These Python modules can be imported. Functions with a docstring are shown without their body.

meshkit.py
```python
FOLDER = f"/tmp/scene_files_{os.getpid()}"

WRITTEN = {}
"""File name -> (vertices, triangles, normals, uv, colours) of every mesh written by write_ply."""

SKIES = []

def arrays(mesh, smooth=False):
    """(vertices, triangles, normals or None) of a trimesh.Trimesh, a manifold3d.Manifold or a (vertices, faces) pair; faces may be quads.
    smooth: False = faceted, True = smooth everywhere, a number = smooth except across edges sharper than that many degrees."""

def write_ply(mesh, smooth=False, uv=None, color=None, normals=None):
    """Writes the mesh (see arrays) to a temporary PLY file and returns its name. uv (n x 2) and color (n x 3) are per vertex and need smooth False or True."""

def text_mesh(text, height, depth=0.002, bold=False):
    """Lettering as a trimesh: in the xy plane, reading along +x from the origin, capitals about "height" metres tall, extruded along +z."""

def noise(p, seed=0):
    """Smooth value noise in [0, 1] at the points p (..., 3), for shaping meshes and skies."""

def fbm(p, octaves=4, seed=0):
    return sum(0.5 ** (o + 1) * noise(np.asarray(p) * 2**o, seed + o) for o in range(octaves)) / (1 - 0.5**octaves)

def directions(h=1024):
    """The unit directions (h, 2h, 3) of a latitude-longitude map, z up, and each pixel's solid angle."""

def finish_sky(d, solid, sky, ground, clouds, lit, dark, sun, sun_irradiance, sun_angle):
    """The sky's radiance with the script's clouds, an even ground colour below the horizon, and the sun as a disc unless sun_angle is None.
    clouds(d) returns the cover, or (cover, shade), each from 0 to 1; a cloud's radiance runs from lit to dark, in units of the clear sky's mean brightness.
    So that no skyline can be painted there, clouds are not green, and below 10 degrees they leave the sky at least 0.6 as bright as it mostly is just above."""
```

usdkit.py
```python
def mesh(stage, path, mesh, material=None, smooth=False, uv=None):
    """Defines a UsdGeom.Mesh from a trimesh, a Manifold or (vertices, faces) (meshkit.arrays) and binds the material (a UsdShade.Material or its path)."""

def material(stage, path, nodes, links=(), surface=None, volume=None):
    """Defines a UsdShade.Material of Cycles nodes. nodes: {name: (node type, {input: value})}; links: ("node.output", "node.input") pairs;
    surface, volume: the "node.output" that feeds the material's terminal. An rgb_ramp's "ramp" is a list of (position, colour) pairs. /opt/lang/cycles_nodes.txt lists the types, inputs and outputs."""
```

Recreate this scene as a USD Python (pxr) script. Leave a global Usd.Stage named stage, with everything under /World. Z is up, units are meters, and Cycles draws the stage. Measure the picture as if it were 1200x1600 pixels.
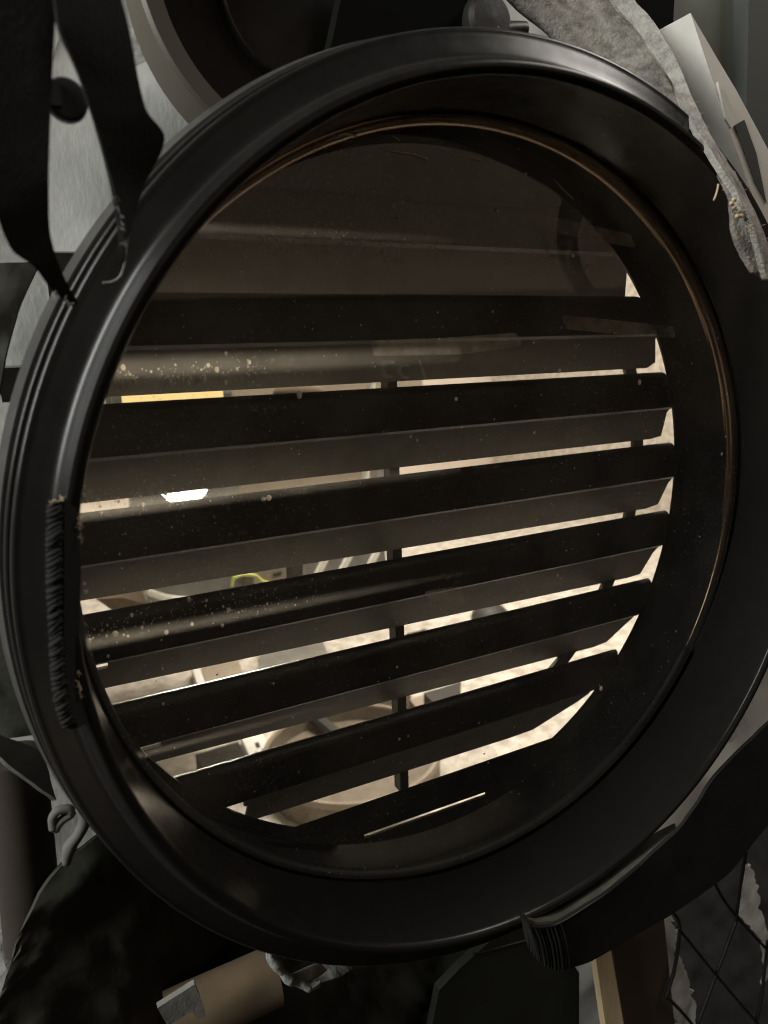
import math, random
import numpy as np, trimesh, manifold3d, usdkit, meshkit
from shapely.geometry import Polygon, Point, box as sbox
from shapely import affinity
from pxr import Usd, UsdGeom, UsdLux, UsdShade, Gf, Sdf

stage = Usd.Stage.CreateInMemory()
UsdGeom.SetStageUpAxis(stage, UsdGeom.Tokens.z); UsdGeom.SetStageMetersPerUnit(stage, 1.0)
stage.SetDefaultPrim(UsdGeom.Xform.Define(stage, '/World').GetPrim())
UsdGeom.Scope.Define(stage, '/World/Looks')
rng = np.random.default_rng(7)

# ---------------------------------------------------------------- camera
# The housing stands upright; its local frame is u (right), v (up), w (towards the viewer): world = (u, -w, v + H)
H = 1.2
RX = np.array([0.893781, -0.033846, 0.447225]); RD = np.array([-0.129744, -0.974026, 0.185581]); FW = np.array([0.429327, -0.223894, -0.874957])
CAM = np.array([-0.12921, 0.059477, 0.155278]); FPX = 1060.94
def W(p):
    p = np.asarray(p, float)
    return np.stack([p[..., 0], -p[..., 2], p[..., 1] + H], -1)
cam = UsdGeom.Camera.Define(stage, '/World/camera')
rx, up, bk = (np.array([a[0], -a[2], a[1]]) for a in (RX, -RD, -FW))
c = W(CAM)
cam.AddTransformOp().Set(Gf.Matrix4d(*[float(x) for x in (*rx, 0, *up, 0, *bk, 0, *c, 1)]))
cam.CreateHorizontalApertureAttr(36.0); cam.CreateVerticalApertureAttr(48.0)
cam.CreateFocalLengthAttr(36.0 * FPX / 1200); cam.CreateClippingRangeAttr(Gf.Vec2f(0.005, 100))
cam.CreateExposureAttr(0.0); cam.CreateFStopAttr(22.0); cam.CreateFocusDistanceAttr(0.25)

# ---------------------------------------------------------------- unseen area lights added to fill the dim side
def aim(prim, pos, target):
    pos, target = W(pos), W(target)
    z = pos - target; z /= np.linalg.norm(z)
    x = np.cross([0, 0, 1.0], z); x /= np.linalg.norm(x); y = np.cross(z, x)
    prim.AddTransformOp().Set(Gf.Matrix4d(*[float(q) for q in (*x, 0, *y, 0, *z, 0, *pos, 1)]))
def rect_light(name, pos, target, w, h, inten, col):
    l = UsdLux.RectLight.Define(stage, '/World/' + name)
    l.CreateWidthAttr(w); l.CreateHeightAttr(h); l.CreateIntensityAttr(inten); l.CreateColorAttr(Gf.Vec3f(*col)); l.CreateNormalizeAttr(False)
    aim(l, pos, target); return l
rect_light('upper_right_fill', (0.95, 1.05, 0.05), (0.05, 0.0, -0.06), 1.3, 0.25, 14.0, (1.0, 0.94, 0.85))  # added area light from the upper right, out of view
rect_light('left_fill', (-1.1, 0.60, 0.13), (-0.1, 0.05, -0.12), 0.3, 0.8, 27.0, (0.98, 0.99, 0.95))  # added area light from the left, out of view
rect_light('low_fill', (-0.75, -0.75, 0.85), (0.0, 0.05, -0.05), 0.6, 0.5, 0.4, (1.0, 0.78, 0.60))  # added weak warm fill from low on the left, out of view
rect_light('haze_fill_panel', (0.60, 0.40, 1.05), (0.2, 0.08, -0.03), 2.4, 0.44, 0.34, (1.0, 0.72, 0.52))  # added dim panel, placed to reflect as brown haze in the glass
# unseen overhead fill light added for the bright space behind the slats
rect_light('back_space_fill', (0.45, 1.0, -0.85), (0.55, -0.43, -0.9), 0.7, 0.6, 34.0, (1.0, 0.91, 0.80))

# ---------------------------------------------------------------- materials
LOOKS = {}
def mat(name, col, rough=0.5, metal=0.0, spec=0.5, var=0.0, vscale=40, bump=0.0, bscale=200, col2=None, stretch=(1, 1, 1), coat=0.0, detail=5, dist=0.0006, rvar=0.0):
    n = {'p': ('principled_bsdf', {'base_color': col, 'roughness': rough, 'metallic': metal, 'specular_ior_level': spec, 'coat_weight': coat, 'coat_roughness': 0.06}),
         'g': ('geometry', {}), 'mp': ('mapping', {'scale': stretch})}
    l = [('g.position', 'mp.vector')]
    if var or col2 is not None:
        c2 = col2 if col2 is not None else tuple(x * (1 - var) for x in col)
        n['n'] = ('noise_texture', {'scale': vscale, 'detail': detail, 'roughness': 0.62})
        n['r'] = ('rgb_ramp', {'ramp': [(0.0, c2), (0.38, c2), (0.64, col), (1.0, col)]})
        l += [('mp.vector', 'n.vector'), ('n.fac', 'r.fac'), ('r.color', 'p.base_color')]
    if rvar:
        n['vn'] = ('noise_texture', {'scale': 70, 'detail': 8, 'roughness': 0.7}); n['vr'] = ('map_range', {'from_min': 0.35, 'from_max': 0.68, 'to_min': max(rough - rvar, 0.05), 'to_max': rough + rvar, 'clamp': True})
        l += [('mp.vector', 'vn.vector'), ('vn.fac', 'vr.value'), ('vr.result', 'p.roughness')]
    if bump:
        n['bn'] = ('noise_texture', {'scale': bscale, 'detail': 4, 'roughness': 0.6})
        n['b'] = ('bump', {'strength': bump, 'distance': dist})
        l += [('mp.vector', 'bn.vector'), ('bn.fac', 'b.height'), ('b.normal', 'p.normal')]
    LOOKS[name] = usdkit.material(stage, '/World/Looks/' + name, n, l, surface='p.BSDF')
    return LOOKS[name]
mat('gloss_black', (0.011, 0.010, 0.009), 0.28, spec=0.22, bump=0.12, bscale=60, dist=0.0005, rvar=0.06)
mat('satin_black', (0.012, 0.012, 0.011), 0.42, bump=0.25, bscale=900, dist=0.0002)
mat('drum_black', (0.008, 0.008, 0.008), 0.6)
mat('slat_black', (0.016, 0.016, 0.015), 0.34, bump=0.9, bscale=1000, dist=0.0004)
mat('slat_lit_grey', (0.155, 0.142, 0.12), 0.55, bump=0.3, bscale=1200, dist=0.0002, var=0.3, vscale=90)  # lighter than the fins: bounced light put into the lower faces' colour
mat('rim_glint_copper', (0.36, 0.25, 0.17), 0.24, metal=0.9)  # warm glint painted into the colour of the upper ring arc
mat('webbing_black', (0.012, 0.012, 0.011), 0.8, spec=0.2, bump=0.6, bscale=1400, dist=0.0003)
mat('lit_inner_strap', (0.10, 0.095, 0.075), 0.6, var=0.4, vscale=120)  # strap's lit inner side, its light put into a paler colour
mat('felt_grey', (0.27, 0.245, 0.215), 0.95, var=0.55, vscale=220, bump=1.0, bscale=900, dist=0.0008)
mat('felt_light', (0.38, 0.36, 0.325), 0.95, var=0.4, vscale=300, bump=1.0, bscale=1100, dist=0.0008)
mat('fray', (0.50, 0.40, 0.26), 0.9)
mat('dust_white', (0.75, 0.72, 0.66), 0.9)
mat('wall_plaster', (0.62, 0.62, 0.58), 0.9, col2=(0.42, 0.425, 0.41), vscale=30, bump=0.8, bscale=55, stretch=(1, 1, 0.8), dist=0.004, detail=10)
mat('sheet_grey', (0.62, 0.62, 0.58), 0.85, col2=(0.44, 0.445, 0.43), vscale=22, bump=0.25, bscale=420, stretch=(1, 1, 0.5), dist=0.0006, detail=10)
mat('drum_brown', (0.065, 0.054, 0.040), 0.5)
mat('bracket_dark', (0.005, 0.005, 0.004), 0.9, spec=0.05)
mat('carton_white', (0.88, 0.85, 0.78), 0.8, var=0.1, vscale=60)
mat('post_green', (0.22, 0.24, 0.20), 0.7, var=0.15, vscale=30)
mat('post_dark', (0.05, 0.055, 0.05), 0.7)
mat('roll_brown', (0.026, 0.018, 0.011), 0.8, var=0.35, vscale=30)
mat('paper_grey', (0.20, 0.20, 0.18), 0.9, var=0.35, vscale=80, bump=0.6, bscale=100, dist=0.001)
mat('tarp', (0.05, 0.05, 0.038), 0.8, spec=0.2, var=0.4, vscale=20, bump=0.5, bscale=40, dist=0.002)
mat('cardboard', (0.11, 0.075, 0.042), 0.9, var=0.25, vscale=50)
mat('band_sheen', (0.04, 0.038, 0.034), 0.5, var=0.5, vscale=60, stretch=(1, 1, 1), bump=0.2, bscale=300)  # greyer than the bezel: the side highlight put into the colour
mat('guard_brown', (0.10, 0.085, 0.068), 0.6)
mat('ring_dull', (0.10, 0.095, 0.085), 0.8)
mat('torn_paper', (0.28, 0.29, 0.27), 0.95, var=0.4, vscale=150, bump=0.8, bscale=500)
mat('plate_green', (0.018, 0.020, 0.013), 0.6, var=0.4, vscale=18)
mat('wood', (0.52, 0.40, 0.24), 0.8, var=0.25, vscale=30, stretch=(4, 4, 0.6))
mat('board_brown', (0.045, 0.030, 0.017), 0.85, var=0.3, vscale=25)
mat('wire', (0.010, 0.010, 0.010), 0.5)
mat('cloth_grey', (0.055, 0.057, 0.058), 0.9, var=0.4, vscale=30)
mat('shred', (0.74, 0.77, 0.74), 0.95, var=0.45, vscale=60)
mat('concrete', (0.62, 0.58, 0.51), 0.9, col2=(0.36, 0.32, 0.27), vscale=55, bump=0.5, bscale=60, detail=8, dist=0.003)
mat('cream_wall', (0.72, 0.64, 0.55), 0.9, var=0.12, vscale=6)
mat('metal_grey', (0.25, 0.25, 0.235), 0.35, metal=0.6, var=0.3, vscale=20)
mat('plate_tan', (0.20, 0.165, 0.12), 0.7, var=0.3, vscale=70)
mat('dark_bar', (0.03, 0.028, 0.024), 0.6)
mat('label_white', (0.80, 0.78, 0.72), 0.7)
mat('ink', (0.02, 0.02, 0.02), 0.7)
mat('cable_green', (0.55, 0.58, 0.14), 0.4)
mat('cable_white', (0.80, 0.78, 0.70), 0.4)
mat('box_beige', (0.30, 0.25, 0.19), 0.8, var=0.15, vscale=20)
LOOKS['lamp_glow'] = usdkit.material(stage, '/World/Looks/lamp_glow', {'e': ('emission', {'color': (1.0, 0.74, 0.30), 'strength': 1.3})}, [], surface='e.emission')
# dusty glass: clear pane, mirror film by fresnel, a thin uneven layer of pale dust that also lets light scatter through
LOOKS['dust_white'] = usdkit.material(stage, '/World/Looks/dust_grain', {'d': ('diffuse_bsdf', {'color': (0.75, 0.72, 0.66)}), 't': ('translucent_bsdf', {'color': (0.85, 0.8, 0.72)}), 'm': ('mix_closure', {'fac': 0.6})},
    [('d.BSDF', 'm.closure1'), ('t.BSDF', 'm.closure2')], surface='m.closure')
LOOKS['bulb_glow'] = usdkit.material(stage, '/World/Looks/bulb_glow', {'e': ('emission', {'color': (1.0, 0.88, 0.70), 'strength': 3600.0})}, [], surface='e.emission')
LOOKS['glass'] = usdkit.material(stage, '/World/Looks/glass', {
    'g': ('geometry', {}), 't': ('transparent_bsdf', {'color': (0.93, 0.93, 0.92)}), 'gl': ('glossy_bsdf', {'roughness': 0.03, 'color': (1, 1, 1)}),
    'f': ('fresnel', {'IOR': 1.45}), 'm1': ('mix_closure', {}),
    'tr': ('translucent_bsdf', {'color': (0.85, 0.80, 0.72)}), 'df': ('diffuse_bsdf', {'color': (0.75, 0.72, 0.66)}), 'm2': ('mix_closure', {'fac': 0.35}),
    'n': ('noise_texture', {'scale': 16, 'detail': 6, 'roughness': 0.65}), 'n2': ('noise_texture', {'scale': 900, 'detail': 3}),
    'r1': ('map_range', {'from_min': 0.35, 'from_max': 0.75, 'to_min': 0.02, 'to_max': 0.085, 'clamp': True}),
    'r2': ('map_range', {'from_min': 0.60, 'from_max': 0.76, 'to_min': 0.0, 'to_max': 0.22, 'clamp': True}),
    'n3': ('noise_texture', {'scale': 22, 'detail': 3}), 'r3': ('map_range', {'from_min': 0.48, 'from_max': 0.66, 'to_min': 0.06, 'to_max': 1.0, 'clamp': True}), 'mm': ('math', {'math_type': 'multiply'}),
    'inv': ('math', {'math_type': 'subtract', 'value1': 1.0}), 'fm': ('math', {'math_type': 'multiply'}), 'a': ('math', {'math_type': 'add'}), 'm3': ('mix_closure', {})},
    [('g.position', 'n.vector'), ('g.position', 'n2.vector'), ('n.fac', 'r1.value'), ('n2.fac', 'r2.value'), ('r1.result', 'a.value1'), ('r2.result', 'mm.value1'), ('g.position', 'n3.vector'), ('n3.fac', 'r3.value'), ('r3.result', 'mm.value2'), ('mm.value', 'a.value2'),
     ('g.backfacing', 'inv.value2'), ('f.fac', 'fm.value1'), ('inv.value', 'fm.value2'), ('fm.value', 'm1.fac'), ('t.BSDF', 'm1.closure1'), ('gl.BSDF', 'm1.closure2'), ('tr.BSDF', 'm2.closure1'), ('df.BSDF', 'm2.closure2'),
     ('a.value', 'm3.fac'), ('m1.closure', 'm3.closure1'), ('m2.closure', 'm3.closure2')], surface='m3.closure')

# ---------------------------------------------------------------- object helpers
USED = {}
def numbered(parent, name):
    k = (parent, name); n = USED.get(k, 0); USED[k] = n + 1
    return f'{parent}/{name}' + (f'_{n:03d}' if n else '')
ORIGIN = {'/World': np.zeros(3)}
def tagp(prim, label=None, cat=None, group=None, kind=None):
    for k, v in (('label', label), ('category', cat), ('group', group), ('kind', kind)):
        if v: prim.SetCustomDataByKey(k, v)
def thing(name, label, cat, base, group=None, kind=None):
    """Xform at the thing's base; base is in the local frame u, v, w."""
    path = numbered('/World', name); x = UsdGeom.Xform.Define(stage, path)
    o = W(base); x.AddTranslateOp().Set(Gf.Vec3d(*map(float, o))); ORIGIN[path] = o
    tagp(x.GetPrim(), label, cat, group, kind); return path
def arr(m):
    if hasattr(m, 'to_mesh'):
        q = m.to_mesh(); return np.array(q.vert_properties[:, :3], float), np.array(q.tri_verts)
    if isinstance(m, tuple): return np.asarray(m[0], float), np.asarray(m[1], int)
    return np.array(m.vertices, float), np.array(m.faces)
def part(parent, name, m, look, smooth=35, label=None, kind=None):
    v, f = arr(m); path = numbered(parent, name)
    o = ORIGIN[parent]; ORIGIN[path] = o
    g = usdkit.mesh(stage, path, trimesh.Trimesh(W(v) - o, f, process=False), LOOKS[look], smooth=smooth)
    tagp(g.GetPrim(), label, kind=kind); return path
def solo(name, m, look, label, cat, smooth=35, group=None, kind=None):
    p = part('/World', name, m, look, smooth); tagp(stage.GetPrimAtPath(p), label, cat, group, kind); return p
def man(m):
    v, f = arr(m)
    t = trimesh.Trimesh(v, f, process=True)
    if t.volume < 0: t.invert()
    return manifold3d.Manifold(manifold3d.Mesh(np.asarray(t.vertices, np.float32), np.asarray(t.faces, np.uint32)))
def ray(x, y):
    d = RX * (x - 600) / FPX + RD * (y - 800) / FPX + FW
    return d
def P(x, y, w):
    """the point of the plane w = const (local frame) that a sight line meets: used to survey the place from the photograph"""
    d = ray(x, y); return CAM + d * (w - CAM[2]) / d[2]
def Pv(x, y, v):
    d = ray(x, y); return CAM + d * (v - CAM[1]) / d[1]
def cat(ms):
    vs, fs, n = [], [], 0
    for m in ms:
        v, f = arr(m); vs.append(v); fs.append(f + n); n += len(v)
    return np.vstack(vs), np.vstack(fs)
def extrude(poly, d):
    if hasattr(poly, 'geoms'): poly = max(poly.geoms, key=lambda q: q.area)
    m = trimesh.creation.extrude_polygon(poly, d, engine='earcut'); return np.array(m.vertices), np.array(m.faces)
def slab(px, w, d, round_=0.0):
    """flat board: outline surveyed at depth w, d metres thick (away from the viewer), edges eased"""
    pg = Polygon([P(x, y, w)[:2] for x, y in px])
    if not pg.is_valid: pg = pg.buffer(0)
    if round_: pg = pg.buffer(-round_).buffer(round_, quad_segs=3)
    v, f = extrude(pg, d); v[:, 2] += w - d; return v, f
def lathe(prof, n=160, c=(0, 0), closed=True):
    """closed profile [(r, w)] revolved about the w axis"""
    prof = np.asarray(prof, float); k = len(prof); th = np.linspace(0, 2 * math.pi, n, endpoint=False)
    v = np.stack([c[0] + np.outer(np.cos(th), prof[:, 0]), c[1] + np.outer(np.sin(th), prof[:, 0]), np.tile(prof[:, 1], (n, 1))], -1).reshape(-1, 3)
    f = []
    for i in range(n):
        j = (i + 1) % n
        for a in range(k if closed else k - 1):
            b = (a + 1) % k
            f += [(i * k + a, j * k + a, j * k + b), (i * k + a, j * k + b, i * k + b)]
    t = trimesh.Trimesh(v, np.array(f), process=False)
    if t.volume < 0: f = [q[::-1] for q in f]
    return v, np.array(f)
def cyl(r, w0, w1, n=128, c=(0, 0)):
    m = manifold3d.Manifold.cylinder(w1 - w0, r, r, n); return m.translate([c[0], c[1], w0])
def spline(pts, n):
    pts = np.asarray(pts, float)
    from scipy.interpolate import PchipInterpolator
    s = np.r_[0, np.cumsum(np.linalg.norm(np.diff(pts, axis=0), axis=1))]
    return PchipInterpolator(s, pts)(np.linspace(0, s[-1], n))
def tube(pts, r, n=40, k=8, ends=None):
    c = spline(pts, n) if len(pts) > 2 else np.linspace(pts[0], pts[1], max(2, min(n, 8))); n = len(c)
    t = np.gradient(c, axis=0); t /= np.linalg.norm(t, axis=1)[:, None]
    a = np.cross(t[0], [0.3, 0.9, 0.2]); a /= np.linalg.norm(a); v = []
    rr = np.full(n, r) if np.ndim(r) == 0 else np.interp(np.linspace(0, 1, n), np.linspace(0, 1, len(r)), r)
    for i in range(n):
        a = a - t[i] * (a @ t[i]); a /= np.linalg.norm(a); b = np.cross(t[i], a)
        th = np.arange(k) * 2 * math.pi / k
        v.append(c[i] + rr[i] * (np.cos(th)[:, None] * a + np.sin(th)[:, None] * b))
    v = np.vstack(v + [c[:1], c[-1:]]); f = []
    for i in range(n - 1):
        for q in range(k):
            p = (q + 1) % k; f += [(i * k + q, i * k + p, (i + 1) * k + p), (i * k + q, (i + 1) * k + p, (i + 1) * k + q)]
    for q in range(k):
        p = (q + 1) % k; f += [(n * k, p, q), (n * k + 1, (n - 1) * k + q, (n - 1) * k + p)]
    return v, np.array(f)
def ribbon(L, R, th, n=60, across=8, crumple=0.0, seed=0, arch=0.0):
    """strip of cloth between two edges (lists of local points), th thick, closed"""
    a, b = spline(L, n), spline(R, n)
    s = np.linspace(0, 1, across)
    top = a[:, None] * (1 - s)[None, :, None] + b[:, None] * s[None, :, None]
    du, dv = np.gradient(top, axis=0), np.gradient(top, axis=1)
    nn = np.cross(dv, du); nn /= np.linalg.norm(nn, axis=-1, keepdims=True) + 1e-12
    if nn[..., 2].mean() < 0: nn = -nn
    if crumple: top = top + nn * (crumple * (meshkit.fbm(top * 90, 4, seed) - 0.5))[..., None]
    if arch: top = top + nn * (arch * np.sin(math.pi * s))[None, :, None]
    bot = top - nn * th; v = np.vstack([top.reshape(-1, 3), bot.reshape(-1, 3)]); N = n * across; f = []
    I = lambda i, j: i * across + j
    for i in range(n - 1):
        for j in range(across - 1):
            q = (I(i, j), I(i + 1, j), I(i + 1, j + 1), I(i, j + 1)); f += [q[:3], (q[0], q[2], q[3])]
            q = tuple(N + x for x in q[::-1]); f += [q[:3], (q[0], q[2], q[3])]
    rim = [I(0, j) for j in range(across)] + [I(i, across - 1) for i in range(1, n)] + [I(n - 1, j) for j in range(across - 2, -1, -1)] + [I(i, 0) for i in range(n - 2, 0, -1)]
    for x, y in zip(rim, rim[1:] + rim[:1]): f += [(x, y, N + y), (x, N + y, N + x)]
    t = trimesh.Trimesh(v, np.array(f), process=False)
    if t.volume < 0: f = [q[::-1] for q in f]
    return v, np.array(f)
def edge(*pts): return [P(*p) for p in pts]
def threads(pts, count, length, r=0.00012, seed=0, bias=(0, 0, 0.3)):
    g = np.random.default_rng(seed); c = spline(pts, 200); out = []
    for _ in range(count):
        p = c[g.integers(0, 200)]; d = g.normal(size=3) + np.asarray(bias); d /= np.linalg.norm(d); l = 0.55 * length * g.uniform(0.3, 1.0)
        q = p + d * l * 0.5 + g.normal(size=3) * l * 0.06; e = p + d * l + g.normal(size=3) * l * 0.15
        out.append(tube([p, q, e], r * 0.55, n=6, k=4))
    return cat(out)
def boxm(c, s):
    m = trimesh.creation.box(extents=s); return m.vertices + np.asarray(c), m.faces

# ================================================================ THE SETTING
HOLE_C, HOLE_A, HOLE_B = (0.065, -0.035), 0.205, 0.178
hole = affinity.translate(affinity.scale(Point(0, 0).buffer(1, quad_segs=32), HOLE_A, HOLE_B), *HOLE_C)
v, f = extrude(sbox(-2.2, -1.7, 2.2, 2.2).difference(hole), 0.01); v[:, 2] -= 0.13
solo('wall', (v, f), 'wall_plaster', 'pale grey scratched plaster wall around and behind the round housing', 'wall', smooth=False, kind='structure')
# crumpled sheet hung over the wall round the housing
from scipy.spatial import Delaunay
gs = np.random.default_rng(12)
gx, gy = np.meshgrid(np.arange(-.42, .62, .0105), np.arange(-.62, .46, .0105))
pt = np.stack([gx.ravel(), gy.ravel()], 1) + gs.uniform(-.0042, .0042, (gx.size, 2))
inside = lambda q: ((q[:, 0] - HOLE_C[0]) / (HOLE_A + .004)) ** 2 + ((q[:, 1] - HOLE_C[1]) / (HOLE_B + .004)) ** 2 < 1
pt = pt[~inside(pt)]
tr = Delaunay(pt).simplices; tr = tr[~inside(pt[tr].mean(1))]
e1, e2 = pt[tr[:, 1]] - pt[tr[:, 0]], pt[tr[:, 2]] - pt[tr[:, 0]]
tr = np.where((e1[:, 0] * e2[:, 1] - e1[:, 1] * e2[:, 0] < 0)[:, None], tr[:, ::-1], tr)
ww = -.1165 + gs.normal(size=len(pt)) * .0006 + .012 * (meshkit.fbm(np.c_[pt * 30, np.zeros(len(pt))], 3, 4) - .5)
solo('crumpled_sheet', (np.c_[pt, ww], tr), 'sheet_grey', 'crumpled pale grey sheet hung on the wall behind the housing', 'sheet', smooth=28)
FL = -0.43
solo('floor', boxm((0.0, FL - 0.02, -1.12), (3.4, 0.04, 1.96)), 'concrete', 'pale concrete floor, brightly lit, seen through the lower slats', 'floor', smooth=False, kind='structure')
solo('wall', boxm((0.0, 0.6, -2.02), (3.4, 2.1, 0.04)), 'cream_wall', 'bright cream back wall seen through the upper slats', 'wall', smooth=False, kind='structure')
solo('wall', boxm((1.42, 0.6, -1.06), (0.04, 2.1, 1.86)), 'concrete', 'bright pale side wall seen through the right ends of the slats', 'wall', smooth=False, kind='structure')

# ================================================================ THE ROUND HOUSING
hs = thing('round_lamp_housing', 'large round glossy black housing with dusty glass front and black louvre slats', 'lamp housing', (0, -0.145, -0.05))
def arcp(cx, cw, r, a0, a1, n):
    return [(cx + r * math.cos(math.radians(a)), cw + r * math.sin(math.radians(a))) for a in np.linspace(a0, a1, n)]
bezel = [(0.1290, -0.0300), (0.1287, -0.0200), (0.1284, -0.0040)] + arcp(0.1302, -0.0020, 0.0020, 170, 60, 7) + \
        [(0.1316, -0.0012), (0.1323, -0.0026), (0.1329, -0.0038), (0.1336, -0.0047), (0.1347, -0.0053), (0.1366, -0.0059), (0.1388, -0.0066)] + arcp(0.1400, -0.0080, 0.0012, 110, -10, 6) + \
        [(0.1404, -0.0112), (0.1404, -0.0122)] + arcp(0.1416, -0.0132, 0.0010, 120, 0, 5) + [(0.1428, -0.0180), (0.1428, -0.0300), (0.1418, -0.0316), (0.1360, -0.0318), (0.1345, -0.0300)]
part(hs, 'bezel', lathe(bezel, 220), 'gloss_black')
part(hs, 'side_band', lathe([(0.1429, -0.0160), (0.1436, -0.0160), (0.1440, -0.0180), (0.1450, -0.0215), (0.1454, -0.0225), (0.1454, -0.0290), (0.1429, -0.0294)], 200), 'band_sheen')
part(hs, 'back_flange', lathe([(0.1395, -0.0325), (0.1437, -0.0335), (0.1443, -0.0350), (0.1443, -0.0460), (0.1437, -0.0472), (0.1395, -0.0472)], 180), 'satin_black')
part(hs, 'drum', lathe([(0.1346, -0.0320), (0.1370, -0.0320), (0.1390, -0.0480), (0.1390, -0.0700), (0.1382, -0.0700), (0.1382, -0.0480), (0.1346, -0.0460)], 160), 'drum_black')
ring = Point(0, 0).buffer(0.1381, quad_segs=40).difference(Point(0, 0).buffer(0.1326, quad_segs=40)).difference(sbox(-0.046, -0.2, 0.04, -0.127))
v, f = extrude(ring, 0.0012); v[:, 2] -= 0.0672
part(hs, 'hole_plate', (v, f), 'satin_black', smooth=False)
# flared shroud added against light leaks, from the drum to the wall opening
n = 128; th = np.linspace(0, 2 * math.pi, n, endpoint=False); v = []; f = []
for r, w, e in ((0.1392, -0.0702, 0), (0, -0.129, 1)):
    for o in (0, 0.0012):
        if e: v += [(HOLE_C[0] + (HOLE_A - 0.003 + o) * math.cos(a), HOLE_C[1] + (HOLE_B - 0.003 + o) * math.sin(a), w) for a in th]
        else: v += [((r + o) * math.cos(a), (r + o) * math.sin(a), w) for a in th]
for i in range(n):
    j = (i + 1) % n
    for a, b in ((0, 1), (1, 3), (3, 2), (2, 0)): f += [(a * n + i, a * n + j, b * n + j), (a * n + i, b * n + j, b * n + i)]
part(hs, 'shroud', (np.array(v), np.array(f)), 'drum_black')
gl = part(hs, 'glass', lathe([(0.0, -0.0312), (0.0640, -0.0312), (0.1283, -0.0312), (0.1283, -0.0318), (0.0640, -0.0318), (0.0, -0.0318)], 128), 'glass', smooth=False)
ra = np.radians(np.linspace(-32, 152, 140))
part(hs, 'rim_ring', tube([(.129 * math.cos(t), .129 * math.sin(t), -.0348) for t in ra], [.0003, .0022, .0030, .0032, .0030, .0026, .0012], n=160, k=12), 'rim_glint_copper', smooth=True)  # lit part of the ring, glint painted in copper
ra = np.radians(np.linspace(152.5, 327.5, 140))
part(hs, 'rubber_seal', tube([(.129 * math.cos(t), .129 * math.sin(t), -.0346) for t in ra], .0021, n=160, k=12), 'drum_black', smooth=True)  # shaded rest of the same ring, painted black
# film for smudge arcs and for reflection patches painted on the glass
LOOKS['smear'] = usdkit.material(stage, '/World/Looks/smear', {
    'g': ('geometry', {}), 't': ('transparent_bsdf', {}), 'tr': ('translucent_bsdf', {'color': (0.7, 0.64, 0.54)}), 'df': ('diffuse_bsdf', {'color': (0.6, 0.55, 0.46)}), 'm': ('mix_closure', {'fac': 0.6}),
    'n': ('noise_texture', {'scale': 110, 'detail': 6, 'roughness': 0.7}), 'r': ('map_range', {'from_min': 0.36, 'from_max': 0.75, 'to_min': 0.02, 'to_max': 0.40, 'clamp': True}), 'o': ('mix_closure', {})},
    [('g.position', 'n.vector'), ('n.fac', 'r.value'), ('tr.BSDF', 'm.closure1'), ('df.BSDF', 'm.closure2'), ('r.result', 'o.fac'), ('t.BSDF', 'o.closure1'), ('m.closure', 'o.closure2')], surface='o.closure')
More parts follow.
